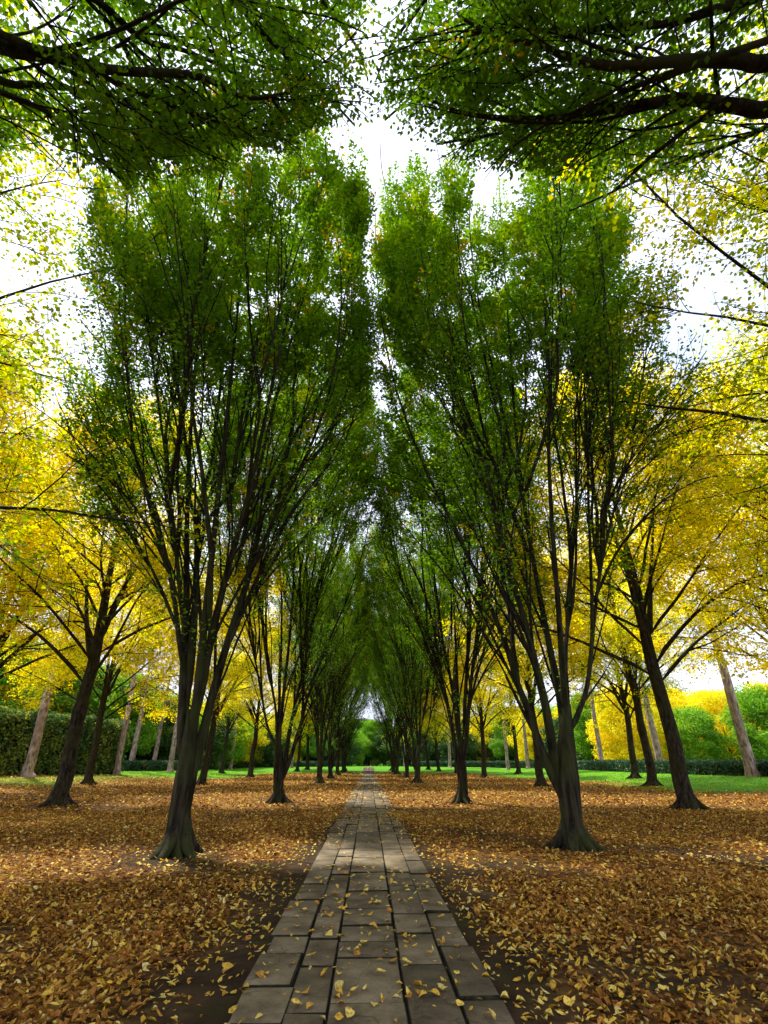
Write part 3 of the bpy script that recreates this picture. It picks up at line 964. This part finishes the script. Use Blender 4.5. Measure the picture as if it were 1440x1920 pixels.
limeA = make_lime('lime_a', 61, 18.0, 5.6, 4.0, 30, (.01, 0), .27)
limeB = make_lime('lime_b', 62, 17.0, 5.4, 3.7, 28, (-.015, .01), .25, tint=.04)
limeC = make_lime('lime_c', 63, 17.0, 6.0, 3.9, 28, (0, 0), .28, dict(L_SPEC, leaves=42000), tint=-.08)
limeD = make_lime('lime_d', 64, 17.0, 6.2, 3.6, 28, (0, 0), .28, dict(L_SPEC, leaves=36000, L=.10, W=.088), tint=-.20)
LG = 'limes with yellow crowns in the outer rows'
LIMES = [((108, 1511), limeA, 200, 1.0, 'lime with thick dark mossy trunk and a burr below its fork'),
         ((164, 1471), limeB, 60, .95, 'slimmer lime standing just behind the lime with the burr'),
         ((377, 1472), limeB, 150, .95, 'lime half hidden behind the hornbeam with flared roots'),
         ((470, 1458), limeA, 280, .95, 'lime with dark trunk between flared-root hornbeam and third hornbeam, nearer the path'),
         ((415, 1450), limeC, 20, .85, 'thin lime forking low beside two pale pine trunks'),
         ((557, 1446), limeB, 100, .9, 'lime trunk seen between third and fourth hornbeams on the tall-hedge side'),
         ((576, 1443), limeC, 190, .9, 'farthest lime behind the fourth hornbeam on the tall-hedge side'),
         ((1292, 1517), limeB, 10, 1.04, 'lime with thick leaning dark trunk at the edge of the wide lawn'),
         ((1226, 1473), limeA, 130, 1.0, 'lime with forked limbs, grass meeting leaves at its foot'),
         ((1192, 1459), limeC, 240, .95, 'lime standing out on the mown lawn in front of the laurel hedge'),
         ((1015, 1475), limeA, 330, .95, 'lime close behind the hornbeam with the elbow-shaped stem'),
         ((908, 1459), limeB, 80, .95, 'lime with bare trunk beside the third hornbeam on the wide-lawn side'),
         ((972, 1451), limeC, 200, .9, 'slender lime with branching top, foot on the lawn edge'),
         ((856, 1451), limeA, 30, .9, 'lime behind the third hornbeam on the wide-lawn side'),
         ((823, 1446), limeB, 300, .9, 'far lime with straight dark trunk beyond the third hornbeam'),
         ((803, 1443), limeC, 120, .85, 'farthest lime beside the fourth hornbeam on the wide-lawn side')]
for (pp, me, rz, s, lab) in LIMES:
    plant(me, 'lime_tree', lab, 'tree', LG, ground_at(*pp), math.radians(rz), s)
# limes of the same rows beside the viewpoint: their outer branches hang into view
for (x, y, me, rz, s, lab) in ((-10.6, 6.0, limeD, 40, 1.0, 'lime beside the arching hornbeam, yellow-green branches hanging on the tall-hedge side'),
                               (10.8, 6.5, limeD, 95, 1.0, 'lime beside the arching hornbeam, golden branches hanging on the wide-lawn side'),
                               (-15.5, 15.0, limeB, 310, 1.0, 'golden lime outside the lime row near the tall dark hedge'),
                               (17.0, 16.5, limeC, 20, 1.05, 'golden lime standing outside the row, over the wide lawn'),
                               (-18.5, 26.0, limeA, 95, .95, 'orange-tinged lime beside the lone leaning pine trunk'),
                               (20.0, 24.0, limeB, 215, 1.0, 'bright yellow lime spreading over the lawn edge')):
    plant(me, 'lime_tree', lab, 'tree', LG, (x, y, float(gz(x, y))), math.radians(rz), s)


# ------------------------------------------------------------------ pines
def make_pine(name, seed, H=19.0, r=.34):
    g = np.random.default_rng(seed)
    zz = np.array([-.12, .3, 1.2, 3, 6, 9, 12, 15, H])
    w = np.cumsum(g.normal(0, .07, (len(zz), 2)), 0)
    T = smooth_path(np.c_[w - w[0], zz], 4)
    rad = np.interp(T[:, 2], [-.12, .3, 1.2, 6, 12, H], [r * 1.25, r * 1.05, r * .95, r * .8, r * .5, .04])
    bt, bb = Buf(), Buf()
    tube(bt, T, rad, 20, flute(seed, .03, .35, 0, 4))
    tuft = []
    for i in range(30):
        u = i / 29
        z = 8.0 + (H - 8.4) * u
        az = i * 2.4 + g.uniform(-.4, .4)
        k = np.argmin(abs(T[:, 2] - z))
        el = math.radians(g.uniform(-5, 25) + 30 * u)
        P = grow(T[k], (math.cos(az) * math.cos(el), math.sin(az) * math.cos(el), math.sin(el)), (3.6 - 2.2 * u) * g.uniform(.7, 1.2), 7, .15, .1, g)
        tube(bb, P, np.linspace(.05 - .03 * u, .012, len(P)), 6)
        for j in range(7):
            q, Td = pick(P, g.uniform(.3, 1))
            tw = grow(q, side_dir(Td, math.radians(g.uniform(25, 60)), g), g.uniform(.4, .9), 4, .2, .1, g)
            tube(bb, tw, np.linspace(.012, .005, 5), 3)
            tuft.append(tw)
    n = 20000
    tw = np.array(tuft)
    idx = g.integers(0, len(tw), n)
    s = g.uniform(.2, 1, n) * 3.999
    i0 = s.astype(int)
    t = (s - i0)[:, None]
    P = tw[idx, i0] * (1 - t) + tw[idx, i0 + 1] * t
    A = unit(tw[idx, i0 + 1] - tw[idx, i0]) * .5 + unit(g.normal(0, 1, (n, 3))) * .9
    V, Q = leaf_quads(P, A, g.normal(0, 1, (n, 3)), g.uniform(.16, .3, n), np.full(n, .022), 0, 0)
    v, f = bt.arrays()
    a = mk_mesh(name + '_trunk', v, f, M_PBARK, True)
    v, f = bb.arrays()
    return a, mk_mesh(name + '_branches', v, f, M_PBARK, True), mk_mesh(name + '_crown', V, Q, M_PINE, False, g.random(n))


pineA, pineB = make_pine('pine_a', 91), make_pine('pine_b', 92, 17.5, .3)
PG = 'pines with pale reddish trunks behind the limes'
PINES = [((52, 1457), pineA, 1.0, 'lone pine with pinkish trunk in front of the tall dark hedge'),
         ((218, 1452), pineB, .95, 'pale pine trunk just past the end of the tall dark hedge'),
         ((242, 1445), pineA, .9, 'pale pine, second past the end of the tall dark hedge'),
         ((284, 1444), pineB, .9, 'pale pine, third past the end of the tall dark hedge'),
         ((319, 1447), pineA, .9, 'pale pine, fourth past the tall hedge, beside the flared-root hornbeam'),
         ((410, 1440), pineB, .95, 'whitish pine trunk behind the thin low-forking lime'),
         ((431, 1443), pineA, .85, 'greyish pine trunk close beside the whitish pine'),
         ((545, 1440), pineB, .85, 'small far pine trunk seen past the third hornbeam on the tall-hedge side'),
         ((1131, 1444), pineB, .95, 'pale pine in front of the laurel hedge and bright yellow trees'),
         ((1243, 1449), pineA, .95, 'pale pine trunk partly behind the lime with forked limbs'),
         ((1412, 1456), pineA, 1.05, 'tall reddish pine against open sky at the laurel hedge'),
         ((952, 1443), pineB, .9, 'far grey pine trunk beside the slender lime'),
         ((990, 1441), pineA, .85, 'far pale pine trunk just past the slender lime'),
         ((844, 1439), pineB, .85, 'far pale pine trunk behind the lime beyond third hornbeam, wide-lawn side'),
         ((760, 1438), pineA, .8, 'slim pale trunk near where the path meets the far lawn')]
for k, (pp, me, s, lab) in enumerate(PINES):
    plant(me, 'pine_tree', lab, 'tree', PG, ground_at(*pp), k * 1.3, s)


# ------------------------------------------------------------------ hedges
def hedge_mesh(name, pts, height_top, thick, n, L, W, mat, seed, tint=.45, rag=.05):
    """clipped hedge: woody core, leaves over the faces and the top; z is absolute for the top"""
    g = np.random.default_rng(seed)
    P = smooth_path([np.array([p[0], p[1], 0]) for p in pts], 10)
    seg = np.linalg.norm(np.diff(P, axis=0), axis=1)
    cum = np.r_[0, np.cumsum(seg)]
    n_s = len(P)
    T = unit(np.gradient(P, axis=0))
    S = np.cross(T, UP)
    gzv = gz(P[:, 0], P[:, 1])
    prof = [(-.44, .0), (-.46, .5), (-.42, .9), (-.3, .97), (.3, .97), (.42, .9), (.46, .5), (.44, 0)]
    V = np.array([[P[i] + S[i] * a * thick + UP * (gzv[i] - .1 + (height_top - gzv[i] - .02) * h) for a, h in prof] for i in range(n_s)])
    m = len(prof)
    i = np.arange(n_s - 1)[:, None] * m + np.arange(m - 1)[None, :]
    Qc = np.stack([i, i + 1, i + 1 + m, i + m], -1).reshape(-1, 4)
    caps = []
    for e in (0, n_s - 1):
        o = e * m
        caps += [[o, o + 1, o + 6, o + 7], [o + 1, o + 2, o + 5, o + 6], [o + 2, o + 3, o + 4, o + 5]]
    core = mk_mesh(name + '_core', V.reshape(-1, 3), np.concatenate([Qc, np.array(caps)]), M_TWIG)
    s = g.uniform(0, cum[-1], n)
    k = np.clip(np.searchsorted(cum, s) - 1, 0, n_s - 2)
    t = ((s - cum[k]) / seg[k])[:, None]
    base = P[k] * (1 - t) + P[k + 1] * t
    side = S[k]
    gb = gz(base[:, 0], base[:, 1])
    face = g.random(n)
    top = face > .62
    sg = np.where(face < .5, 1, -1)                       # S points to the viewer's side on most runs; keep leaves on both
    h = np.where(top, g.normal(1.0, .012, n), g.uniform(0.02, 1.0, n))
    a = np.where(top, g.uniform(-.5, .5, n), sg * (.47 + g.normal(0, rag, n)))
    pos = base + side * (a * thick)[:, None]
    pos[:, 2] = gb + (height_top - gb) * h * (1 + rag * .6 * vnoise(base, 1.1, seed)) + g.normal(0, rag * .9, n)
    pos += side * (rag * 2.2 * vnoise(pos, 1.4, seed + 4) * sg)[:, None]
    nor = np.where(top[:, None], UP, side * sg[:, None]) + g.normal(0, .55, (n, 3))
    A = g.normal(0, 1, (n, 3)) - UP * .3
    V, Q = leaf_quads(pos, A, nor, L * g.uniform(.7, 1.3, n), W * g.uniform(.7, 1.3, n))
    tt = np.clip(tint + .26 * vnoise(pos, .5, seed) + .12 * vnoise(pos, 1.7, seed + 2) + g.normal(0, .18, n), .01, .99)
    return core, mk_mesh(name + '_leaves', V, Q, mat, False, tt)


def hedge(meshes, label):
    o = thing('hedge', label, 'hedge')
    obj('woody_core', meshes[0], o)
    f = obj('foliage', meshes[1], o)
    f['kind'] = 'stuff'


hr = [ground_at(775, 1437.5), ground_at(1000, 1440), ground_at(1110, 1444), ground_at(1250, 1450), ground_at(1440, 1455.5)]
hr.append(hr[-1] + (hr[-1] - hr[-2]) * 1.6)
hedge(hedge_mesh('laurel_hedge_right', hr, 1.40, 1.3, 34000, .19, .11, M_HEDGE, 31), 'low clipped laurel hedge bounding the wide bright lawn')
hl = [ground_at(190, 1446), ground_at(320, 1444.5), ground_at(430, 1441), ground_at(560, 1438), ground_at(640, 1437.5)]
hedge(hedge_mesh('laurel_hedge_left', hl, 1.40, 1.3, 26000, .19, .11, M_HEDGE, 32, .5), 'low clipped hedge behind the row of pale pine trunks')
ht = [ground_at(205, 1450), ground_at(120, 1451), ground_at(20, 1453), ground_at(-120, 1456)]
ht.append(ht[-1] + (ht[-1] - ht[-2]))
ht = ht[::-1]
hedge(hedge_mesh('tall_hedge', ht, 4.6, 2.2, 38000, .20, .13, M_BDARK, 33, .68, .10), 'tall dark twiggy hedge wall behind the lone pinkish pine')


# ------------------------------------------------------------------ trees beyond the hedges
def make_bushy(name, seed, H, R, z0, n, mat, L=.22, W=.16, tint=.5, clumps=46, conical=0.0):
    g = np.random.default_rng(seed)
    bt, bb = Buf(), Buf()
    zz = np.linspace(-.1, H * .8, 9)
    tube(bt, np.c_[np.cumsum(g.normal(0, .04, 9)), np.cumsum(g.normal(0, .04, 9)), zz], np.linspace(.20, .03, 9) * (H / 10), 10, flute(seed, .05, .4))
    PP, TT, NN = [], [], []
    for i in range(clumps):
        u = (i + .5) / clumps
        z = z0 + (H - z0) * u
        env = R * (math.sin(math.pi * min(1, .12 + .88 * (u * .8 + .12))) ** .6) * (1 - conical * u)
        az = i * 2.39996
        rad = env * math.sqrt(g.uniform(.15, 1))
        c = np.array([math.cos(az) * rad, math.sin(az) * rad, z])
        st = np.array([0, 0, max(.8, z - rad * .8)])
        tube(bb, np.array([st, (st + c) / 2 + UP * .1, c]), [.05, .03, .01], 4)
        m = n // clumps
        cr = g.uniform(.16, .3) * R + .25
        d = unit(g.normal(0, 1, (m, 3)))
        p = c + d * (cr * g.random(m) ** .33)[:, None] * np.array([1.25, 1.25, .7])
        PP.append(p)
        NN.append(d * .8 + UP * .6 + g.normal(0, .5, (m, 3)))
        TT.append(np.clip(tint + g.normal(0, .13) + g.normal(0, .1, m), .01, .99))
    P, N, T = map(np.concatenate, (PP, NN, TT))
    V, Q = leaf_quads(P, g.normal(0, 1, (len(P), 3)) - UP * .4, N, L * g.uniform(.7, 1.3, len(P)), W * g.uniform(.7, 1.3, len(P)))
    v, f = bt.arrays()
    a = mk_mesh(name + '_trunk', v, f, M_LBARK, True)
    v, f = bb.arrays()
    return a, mk_mesh(name + '_branches', v, f, M_TWIG, True), mk_mesh(name + '_crown', V, Q, mat, False, T)


bgG = make_bushy('green_tree', 201, 7.5, 3.6, .9, 22000, M_BGREEN)
bgY = make_bushy('yellow_tree', 202, 9.0, 4.2, 1.0, 24000, M_BYEL)
bgD = make_bushy('dark_shrub', 203, 6.0, 3.4, .3, 18000, M_BDARK)
bgT = make_bushy('tall_green_tree', 204, 13.0, 4.6, 2.6, 24000, M_BGREEN, .26, .2, .42)
BG = [  # pixel x, distance along the avenue, mesh, scale, name, label
    (1312, 62, bgG, .82, 'green_tree', 'rounded bright green tree behind the laurel hedge, among yellow trees'),
    (1470, 58, bgG, 1.05, 'green_tree', 'rounded green tree behind the laurel hedge, past the reddish pine'),
    (1185, 66, bgY, 1.0, 'yellow_tree', 'bright yellow tree behind the hedge beside the pale pine'),
    (1240, 76, bgY, 1.1, 'yellow_tree', 'yellow tree rising between green rounded tree and pale pine'),
    (1375, 66, bgY, .95, 'yellow_tree', 'golden tree directly behind the tall reddish pine'),
    (1480, 74, bgY, 1.15, 'yellow_tree', 'golden tree behind the green tree past the reddish pine'),
    (1120, 78, bgT, .75, 'green_tree', 'dull green tree behind the laurel hedge left of the bright yellow tree'),
    (1070, 90, bgD, 1.2, 'dark_shrub', 'dark evergreen behind the elbow-stemmed hornbeam'),
    (1010, 100, bgY, 1.0, 'yellow_tree', 'far yellow tree behind the slender lime'),
    (960, 108, bgT, .8, 'green_tree', 'far green tree behind the grey pine trunks'),
    (910, 118, bgY, 1.0, 'yellow_tree', 'far golden tree behind the bare-trunked lime'),
    (860, 114, bgD, 1.3, 'dark_shrub', 'far dark evergreen mass past the third hornbeam on the wide-lawn side'),
    (815, 120, bgT, .8, 'green_tree', 'far green tree past the fourth hornbeam on the wide-lawn side'),
    (770, 118, bgD, 1.4, 'dark_shrub', 'dark evergreen beside the lit end of the path, wide-lawn side'),
    (733, 126, bgD, 1.3, 'dark_shrub', 'dark shrub closing the view right behind the path end'),
    (692, 128, bgT, .72, 'green_tree', 'light green tree closing the view at the end of the path'),
    (660, 122, bgG, .9, 'green_tree', 'light green small tree beside the path end, tall-hedge side'),
    (622, 120, bgD, 1.4, 'dark_shrub', 'dark evergreen beside the path end, tall-hedge side'),
    (580, 112, bgT, .8, 'green_tree', 'far green tree past the fourth hornbeam on the tall-hedge side'),
    (535, 110, bgY, .8, 'yellow_tree', 'far yellowish tree past the third hornbeam on the tall-hedge side'),
    (490, 100, bgD, 1.3, 'dark_shrub', 'dark evergreen behind the low hedge near the third hornbeam'),
    (450, 96, bgY, .9, 'yellow_tree', 'golden tree behind the whitish pine trunk'),
    (405, 90, bgG, 1.2, 'green_tree', 'green tree behind the low hedge by the flared-root hornbeam'),
    (355, 84, bgD, 1.4, 'dark_shrub', 'dark evergreen behind the fourth pale pine'),
    (312, 78, bgG, 1.2, 'green_tree', 'green tree behind the third pale pine'),
    (268, 74, bgD, 1.3, 'dark_shrub', 'dark evergreen behind the second pale pine'),
    (222, 68, bgT, .8, 'green_tree', 'green tree at the end of the tall dark hedge'),
    (150, 66, bgG, 1.5, 'green_tree', 'green tree rising over the tall dark hedge beside the mossy lime'),
    (80, 62, bgT, 1.0, 'green_tree', 'green tree rising over the tall hedge behind the lone pine'),
    (5, 60, bgY, 1.3, 'yellow_tree', 'orange-yellow tree rising over the tall dark hedge'),
    (705, 140, bgD, 1.6, 'dark_shrub', 'dark evergreen under the light green tree at the path end'),
    (672, 138, bgD, 1.7, 'dark_shrub', 'broad dark evergreen behind the small tree beside the path end'),
    (600, 126, bgD, 1.7, 'dark_shrub', 'dark evergreen closing the gap past the fifth hornbeam, tall-hedge side'),
    (555, 122, bgD, 1.6, 'dark_shrub', 'dark evergreen behind the far yellowish tree'),
    (515, 112, bgG, 1.2, 'green_tree', 'green tree behind the third hornbeam on the tall-hedge side'),
    (470, 108, bgD, 1.5, 'dark_shrub', 'dark evergreen behind the golden tree and whitish pine'),
    (428, 100, bgD, 1.5, 'dark_shrub', 'dark evergreen behind the greyish pine trunk'),
    (385, 96, bgD, 1.5, 'dark_shrub', 'dark evergreen behind the low hedge beside the flared-root hornbeam'),
    (340, 92, bgG, 1.3, 'green_tree', 'green tree behind the dark evergreen by the fourth pale pine'),
    (295, 86, bgD, 1.5, 'dark_shrub', 'dark evergreen between the second and third pale pines'),
    (245, 80, bgG, 1.3, 'green_tree', 'green tree between the first and second pale pines'),
    (192, 74, bgD, 1.6, 'dark_shrub', 'dark evergreen at the join of tall and low hedges'),
    (790, 130, bgD, 1.6, 'dark_shrub', 'dark evergreen past the fourth hornbeam on the wide-lawn side'),
    (840, 128, bgY, 1.0, 'yellow_tree', 'far golden tree past the third hornbeam on the wide-lawn side'),
    (885, 126, bgD, 1.6, 'dark_shrub', 'dark evergreen behind the bare-trunked lime'),
    (935, 118, bgD, 1.6, 'dark_shrub', 'dark evergreen behind the far grey pine'),
    (985, 110, bgD, 1.5, 'dark_shrub', 'dark evergreen behind the slender lime'),
    (1040, 102, bgG, 1.3, 'green_tree', 'green tree behind the elbow-stemmed hornbeam'),
    (1095, 92, bgY, 1.1, 'yellow_tree', 'golden tree past the elbow-stemmed hornbeam, behind a dull green tree'),
    (1150, 84, bgD, 1.4, 'dark_shrub', 'dark evergreen under the bright yellow tree behind the hedge'),
    (1275, 84, bgY, 1.2, 'yellow_tree', 'tall golden tree behind the rounded bright green tree'),
    (1345, 88, bgY, 1.2, 'yellow_tree', 'golden tree between the green rounded tree and reddish pine'),
    (1425, 90, bgY, 1.1, 'yellow_tree', 'golden tree far behind the foot of the reddish pine'),
    (-70, 56, bgT, 1.0, 'green_tree', 'green tree behind the outer run of the tall dark hedge')]
for k, (px, Y, me, s, nm, lab) in enumerate(BG):
    d = ray(px, 1438)
    x = d[0] / d[1] * Y
    plant(me, nm, lab, 'shrub' if nm == 'dark_shrub' else 'tree', 'trees and shrubs beyond the hedges', (x, Y, float(gz(x, Y)) - .02), k * 1.7, s)

# ------------------------------------------------------------------ fallen leaves
def leaf_shape(curl, bend, seed, w=.5):
    """ovate fallen leaf with a short stalk: a 3 x 5 grid along the midrib, edges curled up"""
    g = np.random.default_rng(seed)
    ss = np.array([0, .16, .42, .72, 1.0])
    ww = np.array([.06, .36, .48, .30, .01]) * w * 2
    V = []
    for s, hw in zip(ss, ww):
        for u in (-1, 0, 1):
            V.append((u * hw + g.normal(0, .015), s - .45, curl * hw * abs(u) + bend * (s - .45) ** 2 + g.normal(0, .02)))
    V += [(-.012, -.45, 0), (.012, -.45, 0), (.03, -.72, .03), (.012, -.72, .03)]
    Q = []
    for a in range(4):
        for b in range(2):
            o = a * 3 + b
            Q.append([o, o + 1, o + 4, o + 3])
    Q.append([15, 16, 17, 18])
    return np.array(V), np.array(Q)


g = np.random.default_rng(123)
leaf_meshes, LEAF_LOOK = [], []
for k in range(14):
    curl = g.uniform(.05, .55)
    V, Q = leaf_shape(curl, g.uniform(-.5, .6), 300 + k, g.uniform(.38, .52))
    t = [.86, .93, .78, .97, .7, .9, .83, .60, .95, .88, .5, .8, .92, .75][k]
    LEAF_LOOK.append(('flat ' if curl < .28 else 'curled ') + ('orange-brown' if t < .72 else 'golden yellow' if t < .87 else 'pale yellow' if t < .94 else 'whitish buff'))
    leaf_meshes.append(mk_mesh('fallen_leaf', V, Q, M_LITTER, True, np.full(len(Q), t)))
SETS = [('slabs', 150, lambda x: abs(x) < .82), ('soil', 150, lambda x: 1.0 < abs(x) < 2.3)]
for place, num, ok in SETS:
    k = 0
    while k < num:
        yv = 2.5 + 6.5 * g.random() ** 1.25
        xv = g.uniform(-2.3, 2.3)
        if not ok(xv):
            continue
        s = g.uniform(.045, .085)
        on = place == 'slabs'
        mi = int(g.integers(0, 14))
        o = obj('fallen_leaf', leaf_meshes[mi], None,
                (xv, yv, (.046 if on else .016 + .025 * float(vnoise(np.array([xv, yv, 0]), .9, 1)) * np.clip((abs(xv) - .95) / .8, 0, 1)) + .008),
                (g.normal(0, .22), g.normal(0, .22), g.uniform(0, 6.28)), (s, s, s))
        size = 'small' if s < .058 else 'large' if s > .073 else 'medium-sized'
        spot = 'stone slabs' if on else 'bare soil on the tall-hedge side' if xv < 0 else 'bare soil on the wide-lawn side'
        lab = f'{size} {LEAF_LOOK[mi]} fallen leaf lying on the {spot}'
        o['label'], o['category'], o['group'] = lab, 'leaf', lab
        k += 1


def scatter(n, x0, x1, y0, y1, size, seed, near):
    g = np.random.default_rng(seed)
    x, y = g.uniform(x0, x1, n), g.uniform(y0, y1, n)
    d = litter_density(x, y) * np.where(np.abs(x) < .88, np.where(y < 9, .22, .22 + .9 * sstep(9, 17, y)), 1.0)
    d = d * (1 - .93 * lawn_mask(x, y))
    k = g.random(n) < d
    x, y, d = x[k], y[k], d[k]
    m = len(x)
    on = np.abs(x) < .88
    flat = np.stack([x, y, 0 * x], 1)
    rough = (.025 * vnoise(flat, .9, 1) + .012 * vnoise(flat, 3.1, 5)) * np.clip((np.abs(x) - .95) / .8, 0, 1)
    z = gz(x, y) + rough + np.where(on, .044, .008) + np.abs(g.normal(0, .022, m)) * np.clip((d - .15) * 1.4, .1, 1) * (size / .075)
    P = np.stack([x, y, z], 1)
    az = g.uniform(0, 2 * math.pi, m)
    A = np.stack([np.cos(az), np.sin(az), g.normal(0, .28, m)], 1)
    N = UP + g.normal(0, .55, (m, 3)) * np.clip(d, .3, 1)[:, None]
    L = size * g.uniform(.55, 1.3, m)
    W = L * g.uniform(.30, .80, m)
    # mostly brown and orange where thick, paler fresh leaves on top and on bare ground
    t = np.where(g.random(m) < .77, np.clip(g.normal(.43, .21, m) + .17 * vnoise(flat, .35, 6), .02, .84), g.uniform(.76, .99, m))
    t = np.where(d < .35, np.clip(g.normal(.84, .10, m), .3, .99), t)
    if not near:
        V, Q = leaf_quads(P, A, N, L, W, g.uniform(-.1, .35, m)[:, None], g.uniform(-.3, .3, m)[:, None])
        return V, Q, t
    A = unit(A)
    B = unit(np.cross(N, A))
    N = np.cross(A, B)
    Lc, Wc = L[:, None], W[:, None]
    c1, c2 = g.uniform(-.3, .75, m)[:, None], g.uniform(-.5, .6, m)[:, None]
    q = [P, P + A * Lc * .28 + B * Wc * .46 + N * Wc * c1 * .9, P + A * Lc * .66 + B * Wc * .36 + N * (Wc * c1 + Lc * c2 * .4),
         P + A * Lc + N * Lc * c2, P + A * Lc * .66 - B * Wc * .36 + N * (Wc * c1 * .8 + Lc * c2 * .4), P + A * Lc * .28 - B * Wc * .46 + N * Wc * c1]
    V = np.stack(q, 1).reshape(-1, 3)
    o = np.arange(m, dtype=np.int32)[:, None] * 6
    Q = np.concatenate([o + np.array([[0, 1, 2, 3]]), o + np.array([[0, 3, 4, 5]])], 0)
    return V, Q, np.concatenate([t, t])


bufV, bufQ, bufT, off = [], [], [], 0
for args in ((78000, -7.5, 7.5, 2.0, 8.0, .055, 1, True), (112000, -15, 15, 8.0, 19.0, .068, 2, False),
             (74000, -27, 27, 19.0, 46.0, .115, 3, False), (36000, -26, 26, 46.0, 80.0, .15, 4, False)):
    V, Q, T = scatter(*args)
    bufV.append(V); bufQ.append(Q + off); bufT.append(T); off += len(V)
litter = obj('leaf_litter', mk_mesh('leaf_litter', np.concatenate(bufV), np.concatenate(bufQ), M_LITTER, False, np.concatenate(bufT)))
litter['kind'] = 'stuff'
litter['label'], litter['category'] = 'thick carpet of orange and brown fallen leaves under the trees', 'leaves'

# ------------------------------------------------------------------ mown grass
g = np.random.default_rng(77)
n = 110000
x, y = g.uniform(-40, 42, n), g.uniform(24, 104, n)
keep = (g.random(n) < lawn_mask(x, y) * np.clip(30 / y, .25, 1) ** 1.3) & (np.abs(x) > .95)
x, y = x[keep], y[keep]
n = len(x)
P = np.stack([x, y, gz(x, y) - .01], 1)
A = UP + g.normal(0, .35, (n, 3))
V, Q = leaf_quads(P, A, np.stack([g.normal(0, 1, n), g.normal(0, 1, n), np.zeros(n)], 1), g.uniform(.05, .10, n), g.uniform(.03, .06, n), 0, .2)
grass = obj('lawn_grass', mk_mesh('lawn_grass', V, Q, M_GRASS, False, np.clip(g.normal(.5, .2, n), .01, .99)))
grass['kind'] = 'stuff'
grass['label'], grass['category'] = 'bright green mown grass of the lawns', 'grass'
